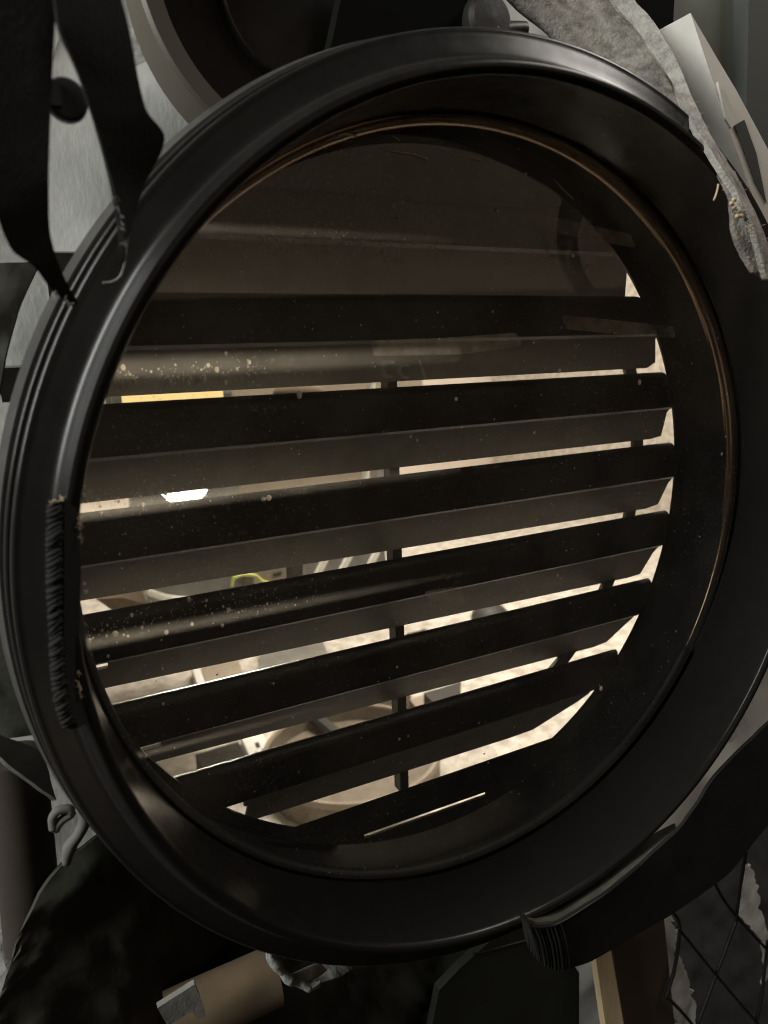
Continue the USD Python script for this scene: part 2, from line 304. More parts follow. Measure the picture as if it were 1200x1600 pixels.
# dust on the glass
g = np.random.default_rng(3); out = []
BIG = [(600, 392, .0008), (420, 393, .0006), (412, 374, .0007), (420, 778, .0009), (412, 780, .0007), (190, 596, .0007), (266, 596, .0007), (295, 598, .0006), (352, 598, .0007), (642, 682, .0004), (652, 688, .0004), (752, 687, .0004), (610, 400, .0004), (552, 394, .0004), (458, 377, .0004), (134, 925, .0007), (132, 912, .0004), (254, 1045, .0004), (255, 1100, .0004), (180, 990, .0008), (260, 988, .0006), (300, 975, .0005), (140, 1000, .0006), (960, 520, .0003), (834, 535, .0004), (770, 487, .0004), (684, 488, .0003), (835, 676, .0005), (624, 1155, .0005), (638, 1150, .0004), (820, 824, .0003), (935, 835, .0003), (1054, 830, .0003)]
ico = trimesh.creation.icosphere(subdivisions=1, radius=1)
for x, y, s in BIG:
    q = P(x, y, -0.0309); out.append((ico.vertices * [s * g.uniform(.8, 1.1), s * g.uniform(.9, 1.3), s * .35] + q, ico.faces))
for x0, x1, y0, sl, k in ((300, 700, 383, .02, 160), (180, 400, 592, -.05, 150), (130, 330, 785, -.1, 120), (130, 500, 985, -.16, 150), (430, 560, 212, .2, 30), (660, 1000, 395, .05, 40)):
    for _ in range(k):
        x = g.uniform(x0, x1); q = P(x, y0 + sl * (x - x0) + g.normal() * 11, -0.0309); s = min(.00010 * (1 + g.pareto(2.4)), .0006)
        out.append((ico.vertices * [s, s * g.uniform(1, 1.5), s * .35] + q, ico.faces))
for k in range(900):
    r = 0.127 * math.sqrt(g.random()); a = g.uniform(0, 2 * math.pi); s = 0.00009 * (1 + g.pareto(2.6)); s = min(s, 0.0008)
    st = g.uniform(1, 1.5); vv = ico.vertices * [s, s * st, s * 0.35]
    out.append((vv + [r * math.cos(a), r * math.sin(a), -0.0309], ico.faces))
part(gl, 'dust_specks', cat(out), 'dust_white', smooth=True, kind='stuff')
ARCS = ((((616, 566), (602, 566), (597, 576), (603, 588), (614, 588)), .0007), (((640, 572), (629, 571), (624, 578), (628, 588), (638, 590)), .0006), (((655, 562), (660, 578), (665, 592)), .0004))
for pts, r in ((((592, 228), (612, 236), (640, 240), (668, 249)), 0.00016), (((866, 280), (880, 296), (896, 311)), 0.00013), (((528, 212), (545, 210), (556, 213)), 0.00022), (((418, 372), (424, 382), (420, 396)), 0.00022), (((614, 212), (625, 220)), 0.0001), (((690, 230), (700, 238)), 0.0001), (((686, 232), (720, 243), (752, 250)), .00007)):
    part(gl, 'dust_hair', tube([P(x, y, -0.0308) for x, y in pts], [r * .5, r, r, r * 1.5], n=12, k=5), 'dust_white', smooth=True)
for pts, r in ARCS: part(gl, 'smear_arc', tube([P(x, y, -0.0306) for x, y in pts], [r * .6, r, r, r * .7], n=16, k=6), 'smear', smooth=True)

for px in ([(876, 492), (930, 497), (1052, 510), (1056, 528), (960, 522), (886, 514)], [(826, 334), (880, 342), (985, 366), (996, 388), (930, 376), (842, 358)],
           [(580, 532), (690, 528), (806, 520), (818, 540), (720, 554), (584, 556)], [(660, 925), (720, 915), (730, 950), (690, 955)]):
    part(gl, 'smear', slab(px, -0.03100, 0.00012, .0008), 'smear', smooth=False)  # pale patches that paint reflections onto the pane

# louvre slats
V0, PITCH, WF = 0.04806, 0.03293, -0.068
clip = cyl(0.1344, -0.2, 0.0)
SLOPE_T, SLOPE_B0 = np.array([-0.0165, -0.0700]), np.array([-0.0306, -0.0815])     # (dv, w) of the sloping lower half
def chord(v, r=0.1344): return math.sqrt(max(r * r - v * v, 1e-6))
SLOPE_B = SLOPE_B0
def on_slope(vt, x, y):
    a, b = SLOPE_T + [vt, 0], SLOPE_B + [vt, 0]; d = b - a; nrm = np.array([-d[1], d[0]])
    r = ray(x, y); t = ((a - CAM[1:]) @ nrm) / (r[1:] @ nrm); q = CAM + r * t
    return q[0], ((q[1:] - a) @ d) / (d @ d)
RIGHT = {-2: [(980, 420), (986, 446), (980, 456)], -1: [(1024, 530), (1024, 566), (1011, 575)], 0: [(1042, 645), (1033, 681), (1016, 686)], 1: [(1044, 755), (1028, 788), (1008, 795)],
         2: [(1021, 863), (1000, 897), (980, 903)], 3: [(980, 973), (948, 1003), (928, 1011)], 4: [(903, 1096), (833, 1140), (800, 1152)]}
for i in range(-2, 5):
    vt = V0 - i * PITCH
    sl = None
    SLOPE_B = np.array([-{-2: .0341, -1: .0313, 0: .0314, 1: .0309, 4: .0345}.get(i, .0306), -0.0815])
    if i > -3:
        # front half: rolled top edge, flat face, hem at the bottom
        sec = [(vt - 0.0045, WF)] + [(vt - 0.0035 + 0.0035 * math.sin(t), WF - 0.0035 + 0.0035 * math.cos(t)) for t in np.linspace(0, math.pi / 2, 6)] + \
              [(vt - 0.0006, WF - 0.0050), (vt - 0.0018, WF - 0.0050), (vt - 0.0040, WF - 0.0014), (vt - 0.0148, WF - 0.0014), (vt - 0.0164, WF - 0.0024), (vt - 0.0172, WF - 0.0018), (vt - 0.0160, WF - 0.0002), (vt - 0.0150, WF)]
        cs = manifold3d.CrossSection([np.array(sec)[:, ::-1] if False else np.array([(w, v_) for v_, w in sec])])
        m = manifold3d.Manifold.extrude(cs, 0.30)                         # section in (w, v), run along the third axis
        m = m.transform(np.array([[0, 0, 1, -0.15], [0, 1, 0, 0], [1, 0, 0, 0]], float)) ^ clip
        if m.volume() < 0: m = manifold3d.Manifold()
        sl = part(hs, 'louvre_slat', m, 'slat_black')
    # lower half: sloping back and down, its ends cut to the round hole
    vb = vt + SLOPE_B[0]; lt, lb = chord(vt + SLOPE_T[0]) if abs(vt + SLOPE_T[0]) < 0.134 else 0.03, chord(max(min(vb, 0.133), -0.131))
    if i in RIGHT:
        ap, kn, lo = (on_slope(vt, *q) for q in RIGHT[i])
        if i == -2: lo = (lo[0], 1.05); kn = (kn[0], max(kn[1], .93))
        pg = [(-lt + 0.009, 0), (max(lt, ap[0]), 0), (max(lt, ap[0]), max(0.02, ap[1] - 0.25)), ap, kn, lo, (-lb - .015, 1.03 if i > -1 else 1.0), (-lb - .015, 0.32), (-lt + 0.009, 0.28)]
    else: pg = [(-lt, 0), (lt, 0), (lb, 1), (-lb, 1)]
    v, f = extrude(Polygon(pg).buffer(0), 0.0010)
    a, b = SLOPE_T + [vt, 0], SLOPE_B + [vt, 0]; d = b - a; nrm = np.array([d[1], -d[0]]) / np.linalg.norm(d)
    if nrm[1] > 0: nrm = -nrm
    q = np.stack([v[:, 0], a[0] + v[:, 1] * d[0] + v[:, 2] * nrm[0], a[1] + v[:, 1] * d[1] + v[:, 2] * nrm[1]], 1)
    part(sl or hs, 'slat_shelf' if sl else 'top_baffle', trimesh.Trimesh(q, f), 'slat_lit_grey', smooth=False)
WP = -0.060
# closed bottom segment with a thin slit
seg = Point(0, 0).buffer(0.1344, quad_segs=40).intersection(sbox(-0.2, -0.2, 0.2, P(600, 1247, WP)[1]))
tp = Point(0, 0).buffer(0.1400, quad_segs=40).intersection(sbox(-0.2, 0.1085, 0.2, 0.2))
v, f = extrude(tp, 0.0012); v[:, 2] -= 0.0749
part(hs, 'top_plate', (v, f), 'slat_lit_grey', smooth=False)
slit = Polygon([P(x, y, WP)[:2] for x, y in ((569, 1304), (760, 1237), (760, 1243), (569, 1311))])
v, f = extrude(seg.difference(slit), 0.0012); v[:, 2] += WP - 0.0012
part(hs, 'bottom_plate', (v, f), 'slat_black', smooth=False)
# upright ribs and the curved guard behind the slats
part(hs, 'upright_rib', boxm((-0.0055, -0.02, -0.0885), (0.0042, 0.225, 0.006)), 'dark_bar')
ang = np.radians(np.linspace(-62, 34, 40)); ro, ri = 0.1325, 0.1262
pg = Polygon([(ro * math.cos(a), 0.006 + ro * math.sin(a)) for a in ang] + [(ri * math.cos(a), 0.006 + ri * math.sin(a)) for a in ang[::-1]])
v, f = extrude(pg, 0.002); v[:, 2] -= 0.088
part(hs, 'guard_arc', (v, f), 'guard_brown', smooth=30)

clear_of = manifold3d.Manifold.batch_boolean([cyl(0.1490, -0.050, 0.02), cyl(0.1410, -0.0702, -0.04)], manifold3d.OpType.Add)
def clear(m): return man(m) - clear_of

# ================================================================ AROUND IT, ABOVE
# black strap looped over the left of the bezel
Lft = edge((-60, -60, .016), (-40, 150, .013), (-8, 320, .011), (20, 392, .009), (52, 416, .008), (85, 458, .005), (114, 479, .0035))
Rgt = edge((92, -60, .016), (80, 160, .013), (76, 300, .011), (78, 362, .009), (88, 402, .008), (101, 434, .006), (122, 474, .004))
st = thing('black_strap', 'broad black webbing strap hanging in a narrow V over the upper left of the housing', 'strap', Lft[-1])
part(st, 'strap_leg', ribbon(Lft, Rgt, 0.0012, n=70, crumple=0.0012, seed=2), 'webbing_black')
L2 = edge((84, -60, .016), (89, 25, .016), (125, 120, .014), (160, 230, .012), (186, 322, .009), (195, 380, .005), (188, 420, .0015))
R2 = edge((172, -60, .013), (196, 20, .013), (228, 170, .012), (257, 214, .010), (226, 290, .006), (206, 362, .003), (199, 394, .001))
part(st, 'strap_leg', ribbon(L2, R2, 0.0012, n=70, crumple=0.0010, seed=4), 'webbing_black')
part(st, 'frayed_threads', cat([threads(edge((180, 300, .0095), (194, 370, .006), (198, 395, .003)), 26, 0.003, seed=1), threads(edge((84, 455, .006), (112, 478, .005)), 14, 0.003, seed=2),
     tube(edge((201, 352, .004), (197, 392, .003), (190, 428, .0015), (176, 440, .001), (161, 442, .0015)), 0.0002, n=20, k=5)]), 'felt_light', smooth=True, kind='stuff')
kb = P(104, 152, 0.004)
part(st, 'stud', lathe([(0, .0036), (.0028, .0036), (.0035, .0034), (.0038, .003), (.0037, .001), (.0030, -.001), (0, -.001)], 24, c=kb[:2]), 'satin_black')
part(st, 'stud_stem', boxm((kb[0] - .005, kb[1] + .0004, .0035), (.008, .0042, .002)), 'satin_black')

# dark round drum at the top
cd, rd = P(478, -18, -0.052)[:2], 0.0475
dr = thing('dark_round_drum', 'dark drum with a dull brown rim, cut by the top edge of the photo', 'drum', (cd[0], cd[1] - rd, -0.09))
part(dr, 'rim', man(lathe([(rd - .0060, -.0520), (rd - .0055, -.0505), (rd - .001, -.0505), (rd, -.0515), (rd, -.068), (rd - .0060, -.068)], 96, c=cd)) - clear_of, 'drum_brown')
part(dr, 'hub', clear(cyl(.02, -.121, -.0645, 48, c=cd)), 'drum_brown')
part(dr, 'face', man(lathe([(0, -.058), (.012, -.0572), (.022, -.0580), (.0235, -.0560), (.0250, -.0580), (rd - .0075, -.0575), (rd - .0062, -.0590), (rd - .0062, -.064), (0, -.064)], 96, c=cd)) - clear_of, 'gloss_black')
br = thing('dark_bracket', 'dark bracket with round wing knob above the top of the bezel', 'bracket', P(735, 90, -.05))
part(br, 'bracket_plate', clear(slab([(545, -60), (736, -60), (738, 20), (748, 62), (790, 86), (860, 92), (930, 104), (930, 170), (480, 190), (520, 60)], -.0455, .006)), 'bracket_dark', smooth=False)
kc = P(764, 32, -.040)
part(br, 'knob', lathe([(0, -.0380), (.0065, -.0383), (.0078, -.0395), (.0080, -.0425), (.0072, -.0440), (0, -.0440)], 36, c=kc[:2]), 'satin_black')
part(br, 'wing', tube([P(770, 52, -.041), P(800, 47, -.041), P(820, 46, -.041)], [.0030, .0026, .0024, .0022], n=10, k=12), 'satin_black')
# grey felt strap, two layers
fs = thing('grey_felt_strap', 'frayed grey felt strap of two layers over the upper right of the bezel', 'strap', P(1180, 430, .006))
mid = [(925, -60, -.062), (952, 0, -.052), (992, 47, -.040), (1012, 77, -.032), (1042, 122, -.022), (1058, 152, -.014), (1086, 203, -.004), (1112, 243, .002), (1150, 312, .008), (1176, 372, .010), (1196, 436, .010)]
inn = [(745, -60, -.062), (800, 0, -.060), (852, 45, -.056), (880, 72, -.052), (912, 104, -.047), (965, 128, -.030), (1030, 162, -.018), (1072, 196, -.012), (1112, 258, -.004), (1146, 342, .006), (1178, 425, .009)]
outr = [(960, -60, -.056), (990, 0, -.046), (1012, 22, -.038), (1036, 56, -.030), (1056, 92, -.022), (1078, 142, -.012), (1108, 208, -.002), (1150, 272, .004), (1182, 338, .008), (1212, 396, .010), (1236, 440, .010)]
shift = lambda e, dx, dw: [P(x + dx, y, w + dw) for x, y, w in e]
part(fs, 'lower_layer', ribbon([P(*p) for p in inn], shift(mid, 3, -.0012), .0018, n=110, across=16, crumple=.0030, seed=5), 'felt_grey', smooth=60)
part(fs, 'upper_layer', ribbon(shift(mid, 4, .0012), [P(*p) for p in outr], .0018, n=110, across=10, crumple=.0024, seed=9), 'felt_light', smooth=60)
part(fs, 'frayed_threads', cat([threads([P(*p) for p in inn[6:]], 40, .003, seed=3), threads(shift(mid[8:], 0, .002), 30, .003, seed=4), threads([P(*p) for p in outr[4:]], 40, .002, seed=5),
     tube(edge((1122, 288, .0065), (1119, 303, .0075), (1115, 313, .008)), .0003, n=10, k=5)]), 'fray', smooth=True, kind='stuff')
out = []
for x, y in ((1143, 318), (1147, 324), (1154, 330), (1152, 338), (1158, 337), (1147, 312)):
    out.append((ico.vertices * [.0009, .0007, .0006] + P(x, y, .0105), ico.faces))
part(fs, 'yellow_lint', cat(out), 'fray', smooth=True, kind='stuff')
# carton
cb = thing('white_carton', 'open cream-white carton leaning behind the grey felt strap at upper right', 'carton', P(1190, 335, -.04))
face = [(1079, 20), (1120, 90), (1150, 140), (1185, 205), (1230, 290), (1230, 430), (1192, 350), (1165, 275), (1135, 190), (1105, 100)]
part(cb, 'panel', slab(face, -.035, .016), 'carton_white', smooth=False)
part(cb, 'slot', slab([(1148, 196), (1163, 187), (1182, 240), (1198, 318), (1180, 285)], -.0346, .0003), 'post_dark', smooth=False)
part(cb, 'flap', slab([(1122, 128), (1150, 192), (1143, 200), (1134, 186)], -.0340, .0008), 'carton_white', smooth=False)
solo('grey_green_board', slab([(1030, -80), (1168, -80), (1160, 60), (1152, 165), (1105, 110), (1030, 40)], -.098, .02), 'post_green', 'smooth grey-green panel behind the white carton in the upper right corner', 'panel', smooth=False)
solo('dark_post', slab([(1172, -80), (1330, -80), (1330, 330), (1240, 300), (1166, 180)], -.090, .02), 'post_dark', 'dark grey upright post at the right edge beside the carton', 'post', smooth=False)
solo('black_block', slab([(985, -80), (1058, -80), (1052, 35), (1030, 50), (1000, 20)], -.085, .02), 'bracket_dark', 'small black block at the top edge beside the carton', 'block', smooth=False)

# ================================================================ LEFT AND BELOW
gg0 = np.random.default_rng(77)
wp = thing('woven_patch', 'woven black webbing patch wrapped over the left edge of the glass, frayed', 'webbing', P(110, 1140, .001))
La = [(74, 784, .0012), (72, 880, .0012), (77, 1000, .0012), (84, 1090, .0012), (100, 1142, .001)]
Lb = [(101, 778, .0022), (100, 880, .0022), (101, 1000, .0022), (108, 1090, .0022), (122, 1138, .002)]
Lc = [(124, 800, -.001), (126, 880, -.001), (124, 1000, -.001), (129, 1080, -.001), (139, 1128, -.001)]
part(wp, 'ribbed_band', ribbon([P(*p) for p in La], [P(*p) for p in Lb], .001, n=60, crumple=.0006), 'webbing_black')
a, b = spline([P(*p) for p in La], 46), spline([P(*p) for p in Lb], 46)
part(wp, 'rib_stitches', cat([tube([a[k] * .9 + b[k] * .1 + [0, gg0.normal() * .0003, .0004], a[k] * .5 + b[k] * .5 + [0, .0006, .0005 + gg0.uniform(0, .0005)], a[k] * .1 + b[k] * .9 + [0, .0012 + gg0.normal() * .0003, .0002]], gg0.uniform(.0005, .0008), n=6, k=6) for k in range(1, 45) if gg0.random() > .08]), 'webbing_black', smooth=True, kind='stuff')
part(wp, 'edge_band', ribbon([P(*p) for p in Lb], [P(*p) for p in Lc], .001, n=60, crumple=.0006, seed=3), 'webbing_black')
part(wp, 'frayed_threads', cat([threads(edge((124, 800, .0005), (125, 815, .0005), (128, 850, .0005)), 40, .0022, .00014, seed=8), threads(edge((122, 1045, .0005), (123, 1065, .0005), (127, 1090, .0005)), 30, .0018, .00014, seed=9),
     threads(edge((76, 785, .002), (100, 779, .003)), 25, .002, seed=10)]), 'fray', smooth=True, kind='stuff')

solo('dark_cloth', clear(ribbon(edge((-80, 415, -.062), (-80, 600, -.062), (-80, 800, -.062), (-80, 1160, -.062)), edge((62, 408, -.060), (8, 560, -.060), (-6, 760, -.060), (62, 1150, -.060)), .002, n=60, across=12, crumple=.005, seed=41)), 'tarp', 'dark cloth added at the left edge to darken the wall beside the housing', 'cloth')  # dark sheet added to darken the wall here
# lower right strap
ls = thing('black_loop_strap', 'black webbing strap folded into a loop under the lower right of the bezel', 'strap', P(890, 1512, -.01))
top = [(812, 1428, .001), (826, 1447, .006), (872, 1443, .006), (926, 1410, .005), (1000, 1352, .004), (1060, 1297, .002), (1120, 1212, .000), (1180, 1150, -.002), (1300, 1050, -.004)]
bot = [(822, 1470, .001), (842, 1500, .004), (890, 1514, .004), (952, 1486, .003), (1030, 1441, .002), (1085, 1405, .000), (1135, 1368, -.002), (1200, 1290, -.004), (1320, 1190, -.006)]
part(ls, 'outer_band', ribbon([P(*p) for p in top], [P(*p) for p in bot], .0012, n=90, across=10, crumple=.0012, seed=12), 'webbing_black')
inner = [(820, 1420, -.012), (845, 1412, -.012), (884, 1394, -.012), (940, 1361, -.012), (1000, 1320, -.011), (1056, 1290, -.008)]
t6 = [(818, 1436, .000), (840, 1446, .003), (880, 1438, .003), (926, 1408, .003), (1000, 1350, .002), (1058, 1299, .000)]
part(ls, 'inner_face', ribbon([P(*p) for p in inner], [P(*p) for p in t6], .001, n=60, crumple=.0006, seed=14), 'lit_inner_strap')
a, b = spline([P(*p) for p in top[:4]], 26), spline([P(*p) for p in bot[:4]], 26)
part(ls, 'rib_stitches', cat([tube([a[k], a[k] * .7 + b[k] * .3 + [0, 0, .0012], a[k] * .4 + b[k] * .6 + [0, 0, .0010], b[k]], gg0.uniform(.0003, .0007), n=8, k=6) for k in range(1, 15)]), 'webbing_black', smooth=True, kind='stuff')
part(ls, 'shiny_hem', tube([P(x, y, w + .0012) for x, y, w in top[:5]], .0005, n=40, k=8), 'gloss_black')

solo('cardboard_roll', clear(tube([P(22, 1180, -.062), P(40, 1330, -.062), P(52, 1470, -.062)], .0085, k=24)), 'roll_brown', 'dim brown cardboard roll standing at the lower left edge', 'roll')
solo('folded_paper', clear(cat([ribbon(edge((-40, 1120, -.05), (0, 1148, -.05), (40, 1162, -.052), (64, 1174, -.054)), edge((-40, 1152, -.046), (0, 1184, -.046), (50, 1222, -.048), (90, 1250, -.052)), .0015, crumple=.003)])), 'paper_grey', 'folded sheet of grey paper above the brown cardboard roll', 'paper')
rg = thing('pale_ring', 'small pale ring with a curled tail beside the lower left of the bezel', 'ring', P(105, 1350, -.05))
part(rg, 'loop', tube([P(x, y, -.040) for x, y in ((84, 1296), (82, 1280), (92, 1266), (108, 1264), (112, 1270), (96, 1282), (86, 1298))], .0013, n=30), 'ring_dull', smooth=True)
part(rg, 'tail', tube([P(x, y, -.038) for x, y in ((122, 1262), (132, 1280), (124, 1302), (110, 1322), (104, 1350))], [.0010, .0018, .0016, .0020, .0012], n=24), 'ring_dull', smooth=True)
solo('dark_tarpaulin', clear(ribbon(edge((20, 1490, -.045), (60, 1400, -.05), (110, 1340, -.055), (180, 1290, -.06), (260, 1330, -.065), (420, 1400, -.07), (760, 1430, -.072)), edge((-60, 1760, -.03), (60, 1760, -.032), (160, 1760, -.035), (230, 1740, -.04), (380, 1740, -.05), (520, 1740, -.055), (780, 1740, -.055)), .002, n=60, across=30, crumple=.010, seed=20)), 'tarp', 'dark olive tarpaulin bunched below the lower left of the bezel', 'tarpaulin')
A, B = P(262, 1600, -.045), P(430, 1524, -.045)
ct = thing('cardboard_tube', 'tan cardboard tube with a torn grey end poking out below the bezel', 'tube', B)
part(ct, 'tube_body', clear(tube([A, B], .0098, k=32)), 'cardboard')
ax = (B - A) / np.linalg.norm(B - A); s1 = np.cross(ax, [0, 0, 1.0]); s1 /= np.linalg.norm(s1); s2 = np.cross(ax, s1); gg = np.random.default_rng(5); out = []
for dx, dy, r0 in ((0, 0, .0013), (3, 3, .0010), (-3, 1, .0008)):
    pts = [P(x + dx + 1.5 * gg.normal(), y + dy + 1.5 * gg.normal(), -.0335) for x, y in ((421, 1478), (423, 1492), (430, 1507), (441, 1519), (455, 1530), (470, 1537), (486, 1540), (500, 1536))]
    out.append(tube(pts, [r0 * .6, r0, r0 * 1.5, r0, r0 * 1.6, r0 * .8, r0 * 1.3, r0 * .5], n=60, k=6))
out.append(ribbon(edge((452, 1528, -.034), (478, 1512, -.036), (500, 1504, -.037)), edge((460, 1536, -.034), (492, 1530, -.035), (512, 1516, -.037)), .0006, n=20, crumple=.003, seed=8))
part(ct, 'torn_end', clear(cat(out)), 'torn_paper', smooth=True)
part(ct, 'clip', clear(slab([(246, 1575), (304, 1538), (312, 1556), (322, 1588), (310, 1594), (300, 1580), (262, 1604)], -.030, .002)), 'paper_grey', smooth=False)
solo('torn_scrap', clear(ribbon(edge((468, 1528, -.04), (500, 1508, -.042), (522, 1502, -.044)), edge((470, 1536, -.036), (520, 1530, -.038), (552, 1512, -.042)), .001, crumple=.004, seed=3)), 'torn_paper', 'scrap of torn grey paper beside the cardboard tube end', 'paper scrap')
pt = thing('dark_green_plate', 'dark green-black plate with a seam under the folded black strap', 'plate', P(780, 1600, -.06))
part(pt, 'panel', clear(slab([(660, 1680), (686, 1548), (720, 1512), (800, 1440), (850, 1440), (905, 1520), (905, 1680)], -.052, .004)), 'plate_green', smooth=False)
part(pt, 'seam', clear(tube([P(740, 1492, -.0518), P(790, 1478, -.0518), P(850, 1462, -.0518)], .0006)), 'wire')
solo('wooden_stick', slab([(930, 1490), (954, 1482), (985, 1660), (956, 1670)], -.030, .004), 'wood', 'pale wooden stick standing below the folded black strap', 'stick', smooth=False)
solo('brown_board', slab([(956, 1478), (1036, 1420), (1062, 1680), (990, 1690)], -.036, .006), 'board_brown', 'dark brown board between the wooden stick and the wire mesh', 'board', smooth=False)
solo('grey_cloth', ribbon(edge((1030, 1420, -.075), (1060, 1395, -.075), (1110, 1360, -.075), (1170, 1310, -.075), (1320, 1200, -.075)), edge((1030, 1740, -.05), (1080, 1740, -.05), (1130, 1730, -.05), (1190, 1720, -.05), (1380, 1700, -.05)), .002, n=50, across=40, crumple=.005, seed=33), 'cloth_grey', 'dark grey rumpled cloth behind the wire mesh at lower right', 'cloth')
def ragged(px, w, seed):
    gg = np.random.default_rng(seed); o = []
    for (x0, y0), (x1, y1) in zip(px, px[1:] + px[:1]):
        for t in np.linspace(0, 1, 9)[:-1]: o.append((x0 + (x1 - x0) * t + gg.normal() * 2.2, y0 + (y1 - y0) * t + gg.normal() * 1.6))
    return slab(o, w, .0012)
solo('pale_shred', ragged([(1024, 1442), (1048, 1424), (1058, 1462), (1052, 1520), (1040, 1536)], -.038, 1), 'shred', 'short pale ragged strip caught at the left end of the wire mesh', 'shred', smooth=False)
solo('pale_shred', ragged([(1060, 1492), (1072, 1520), (1086, 1570), (1092, 1640), (1062, 1610), (1044, 1568)], -.040, 2), 'shred', 'long pale ragged strip hanging in the wire mesh next to the brown board', 'shred', smooth=False)
solo('pale_shred', ragged([(1166, 1338), (1176, 1360), (1186, 1400), (1202, 1470), (1196, 1560), (1190, 1470), (1156, 1430)], -.044, 3), 'shred', 'pale ragged strip between mesh wires at the right edge', 'shred', smooth=False)
wm = thing('wire_mesh', 'loose black diamond wire mesh over grey cloth in the lower right corner', 'wire mesh', P(1100, 1600, -.035))
for q in ([(1048, 1422), (1062, 1452), (1058, 1490), (1040, 1560)], [(1110, 1362), (1126, 1398), (1160, 1442), (1240, 1520)], [(1166, 1330), (1156, 1390), (1150, 1440)], [(1040, 1556), (1078, 1596), (1120, 1660)], [(1060, 1450), (1100, 1500), (1150, 1560), (1220, 1640)], [(1200, 1470), (1192, 1540), (1170, 1640)], [(1150, 1440), (1120, 1520), (1090, 1600)]):
    part(wm, 'wire', tube([P(x, y, -.034) for x, y in q], .0009, n=24, k=6), 'wire', smooth=True)

# ================================================================ THE BRIGHT SPACE BEHIND THE SLATS
lp = thing('work_lamp', 'glowing warm tube lamp seen through the upper left slats', 'lamp', P(265, 660, -.42))
a, b = P(188, 622, -.40), P(345, 618, -.40)
part(lp, 'tube', tube([a, b], .0085, k=20), 'lamp_glow', smooth=True)
part(lp, 'end_cap', tube([a - (b - a) * .09, a], .0095, k=16), 'metal_grey'); part(lp, 'end_cap', tube([b, b + (b - a) * .09], .0095, k=16), 'metal_grey')
mid_ = (a + b) / 2
part(lp, 'backing', boxm(mid_ + [0, 0, -.016], (np.linalg.norm(b - a) * 1.25, .02, .006)), 'metal_grey')
for q in (a, b): part(lp, 'hanger', tube([q + [0, 0, -.012], q + [0, .9, -.012]], .0025, k=8), 'dark_bar')

# spot lamp whose beam comes through the slats and lights the dust on the left of the glass
sp = thing('spot_lamp', 'small bright spot lamp glinting in the second gap below the warm tube', 'lamp', P(300, 790, -.68))
e0, tgt = P(300, 752, -.66), np.array([-.125, .03, -.031]); ax = (tgt - e0) / np.linalg.norm(tgt - e0)
def along(prof):
    v, f = lathe(prof, 40); s1 = np.cross([0, 1.0, 0], ax); s1 /= np.linalg.norm(s1); s2 = np.cross(ax, s1)
    return e0 + v[:, :1] * s1 + v[:, 1:2] * s2 + v[:, 2:] * ax, f
part(sp, 'can', along([(.0225, -.02), (.0240, -.02), (.0240, .17), (.0225, .17)]), 'dark_bar')  # can added round the bulb to narrow its beam
part(sp, 'can_back', along([(0, -.024), (.0240, -.024), (.0240, -.0202), (0, -.0202)]), 'dark_bar')
part(sp, 'bulb', along([(0, -.001), (.019, -.001), (.019, .001), (0, .001)]), 'bulb_glow', smooth=False)
part(sp, 'hanger', tube([e0 + [0, .026, -.01], e0 + [0, .95, -.01]], .004, k=8), 'dark_bar')

def on_floor(px, h):
    """slab lying on the floor, h thick, outline surveyed on its top"""
    pg = Polygon([Pv(x, y, FL + h)[[0, 2]] for x, y in px]).buffer(0)
    v, f = extrude(pg, h); q = np.stack([v[:, 0], FL + .001 + v[:, 2], v[:, 1]], 1); return trimesh.Trimesh(q, f)
def fixm(t):
    if t.volume < 0: t.invert()
    return t
def floor_thing(name, look, px, h, label, cat_): return solo(name, fixm(on_floor(px, h)), look, label, cat_, smooth=False)
def standing(px, w, d): return slab(px, w, d)
lb = thing('white_label', 'white printed label card seen between the lower left slats', 'label', Pv(402, 1180, FL))
part(lb, 'card', fixm(on_floor([(376, 1150), (408, 1142), (432, 1190), (398, 1200)], .012)), 'label_white', smooth=False)
for k, q in enumerate(([(398, 1162), (404, 1160), (407, 1168), (401, 1170)], [(398, 1176), (402, 1175), (404, 1180), (400, 1181)], [(408, 1172), (415, 1170), (417, 1174), (410, 1176)])):
    part(lb, 'print_mark', fixm(on_floor(q, .0125)), 'ink', smooth=False)
floor_thing('steel_plate', 'metal_grey', [(405, 1020), (500, 992), (516, 1030), (406, 1056)], .01, 'bright grey steel plate on the floor seen under the fourth slat gap', 'plate')
floor_thing('white_bar', 'label_white', [(298, 1040), (308, 1034), (326, 1080), (314, 1086)], .02, 'narrow white bar lying beside the spotted sheet on the floor', 'bar')
floor_thing('spotted_sheet', 'box_beige', [(314, 1044), (372, 1030), (384, 1068), (328, 1082)], .01, 'pale sheet with dark smudges beside the narrow white bar', 'sheet')
floor_thing('dark_tray', 'dark_bar', [(305, 1180), (372, 1160), (396, 1205), (330, 1222)], .03, 'low dark tray left of the white label card', 'tray')
floor_thing('brown_mat', 'board_brown', [(520, 1110), (640, 1080), (655, 1150), (560, 1190)], .006, 'brown mat on the floor between two lower slats, left of the tan block', 'mat')
floor_thing('tan_block', 'box_beige', [(640, 1094), (664, 1086), (690, 1112), (662, 1120)], .03, 'pale tan block on the floor right of the upright rib', 'block')
floor_thing('dark_case', 'dark_bar', [(662, 1084), (720, 1066), (716, 1090), (690, 1112)], .05, 'dark case put in for the shadow beside the pale tan block', 'case')  # dark solid added where only a shadow lies
solo('dark_rod', tube([Pv(488, 1118, FL + .03), Pv(540, 1160, FL + .02)], .009, k=10), 'dark_bar', 'dark rod lying across the round tan tray', 'rod')
rt = thing('round_tray', 'shallow round tan tray with a bright curved rim in the lowest gap', 'tray', Pv(560, 1300, FL))
c0 = Pv(550, 1185, FL + .02); R0 = .105
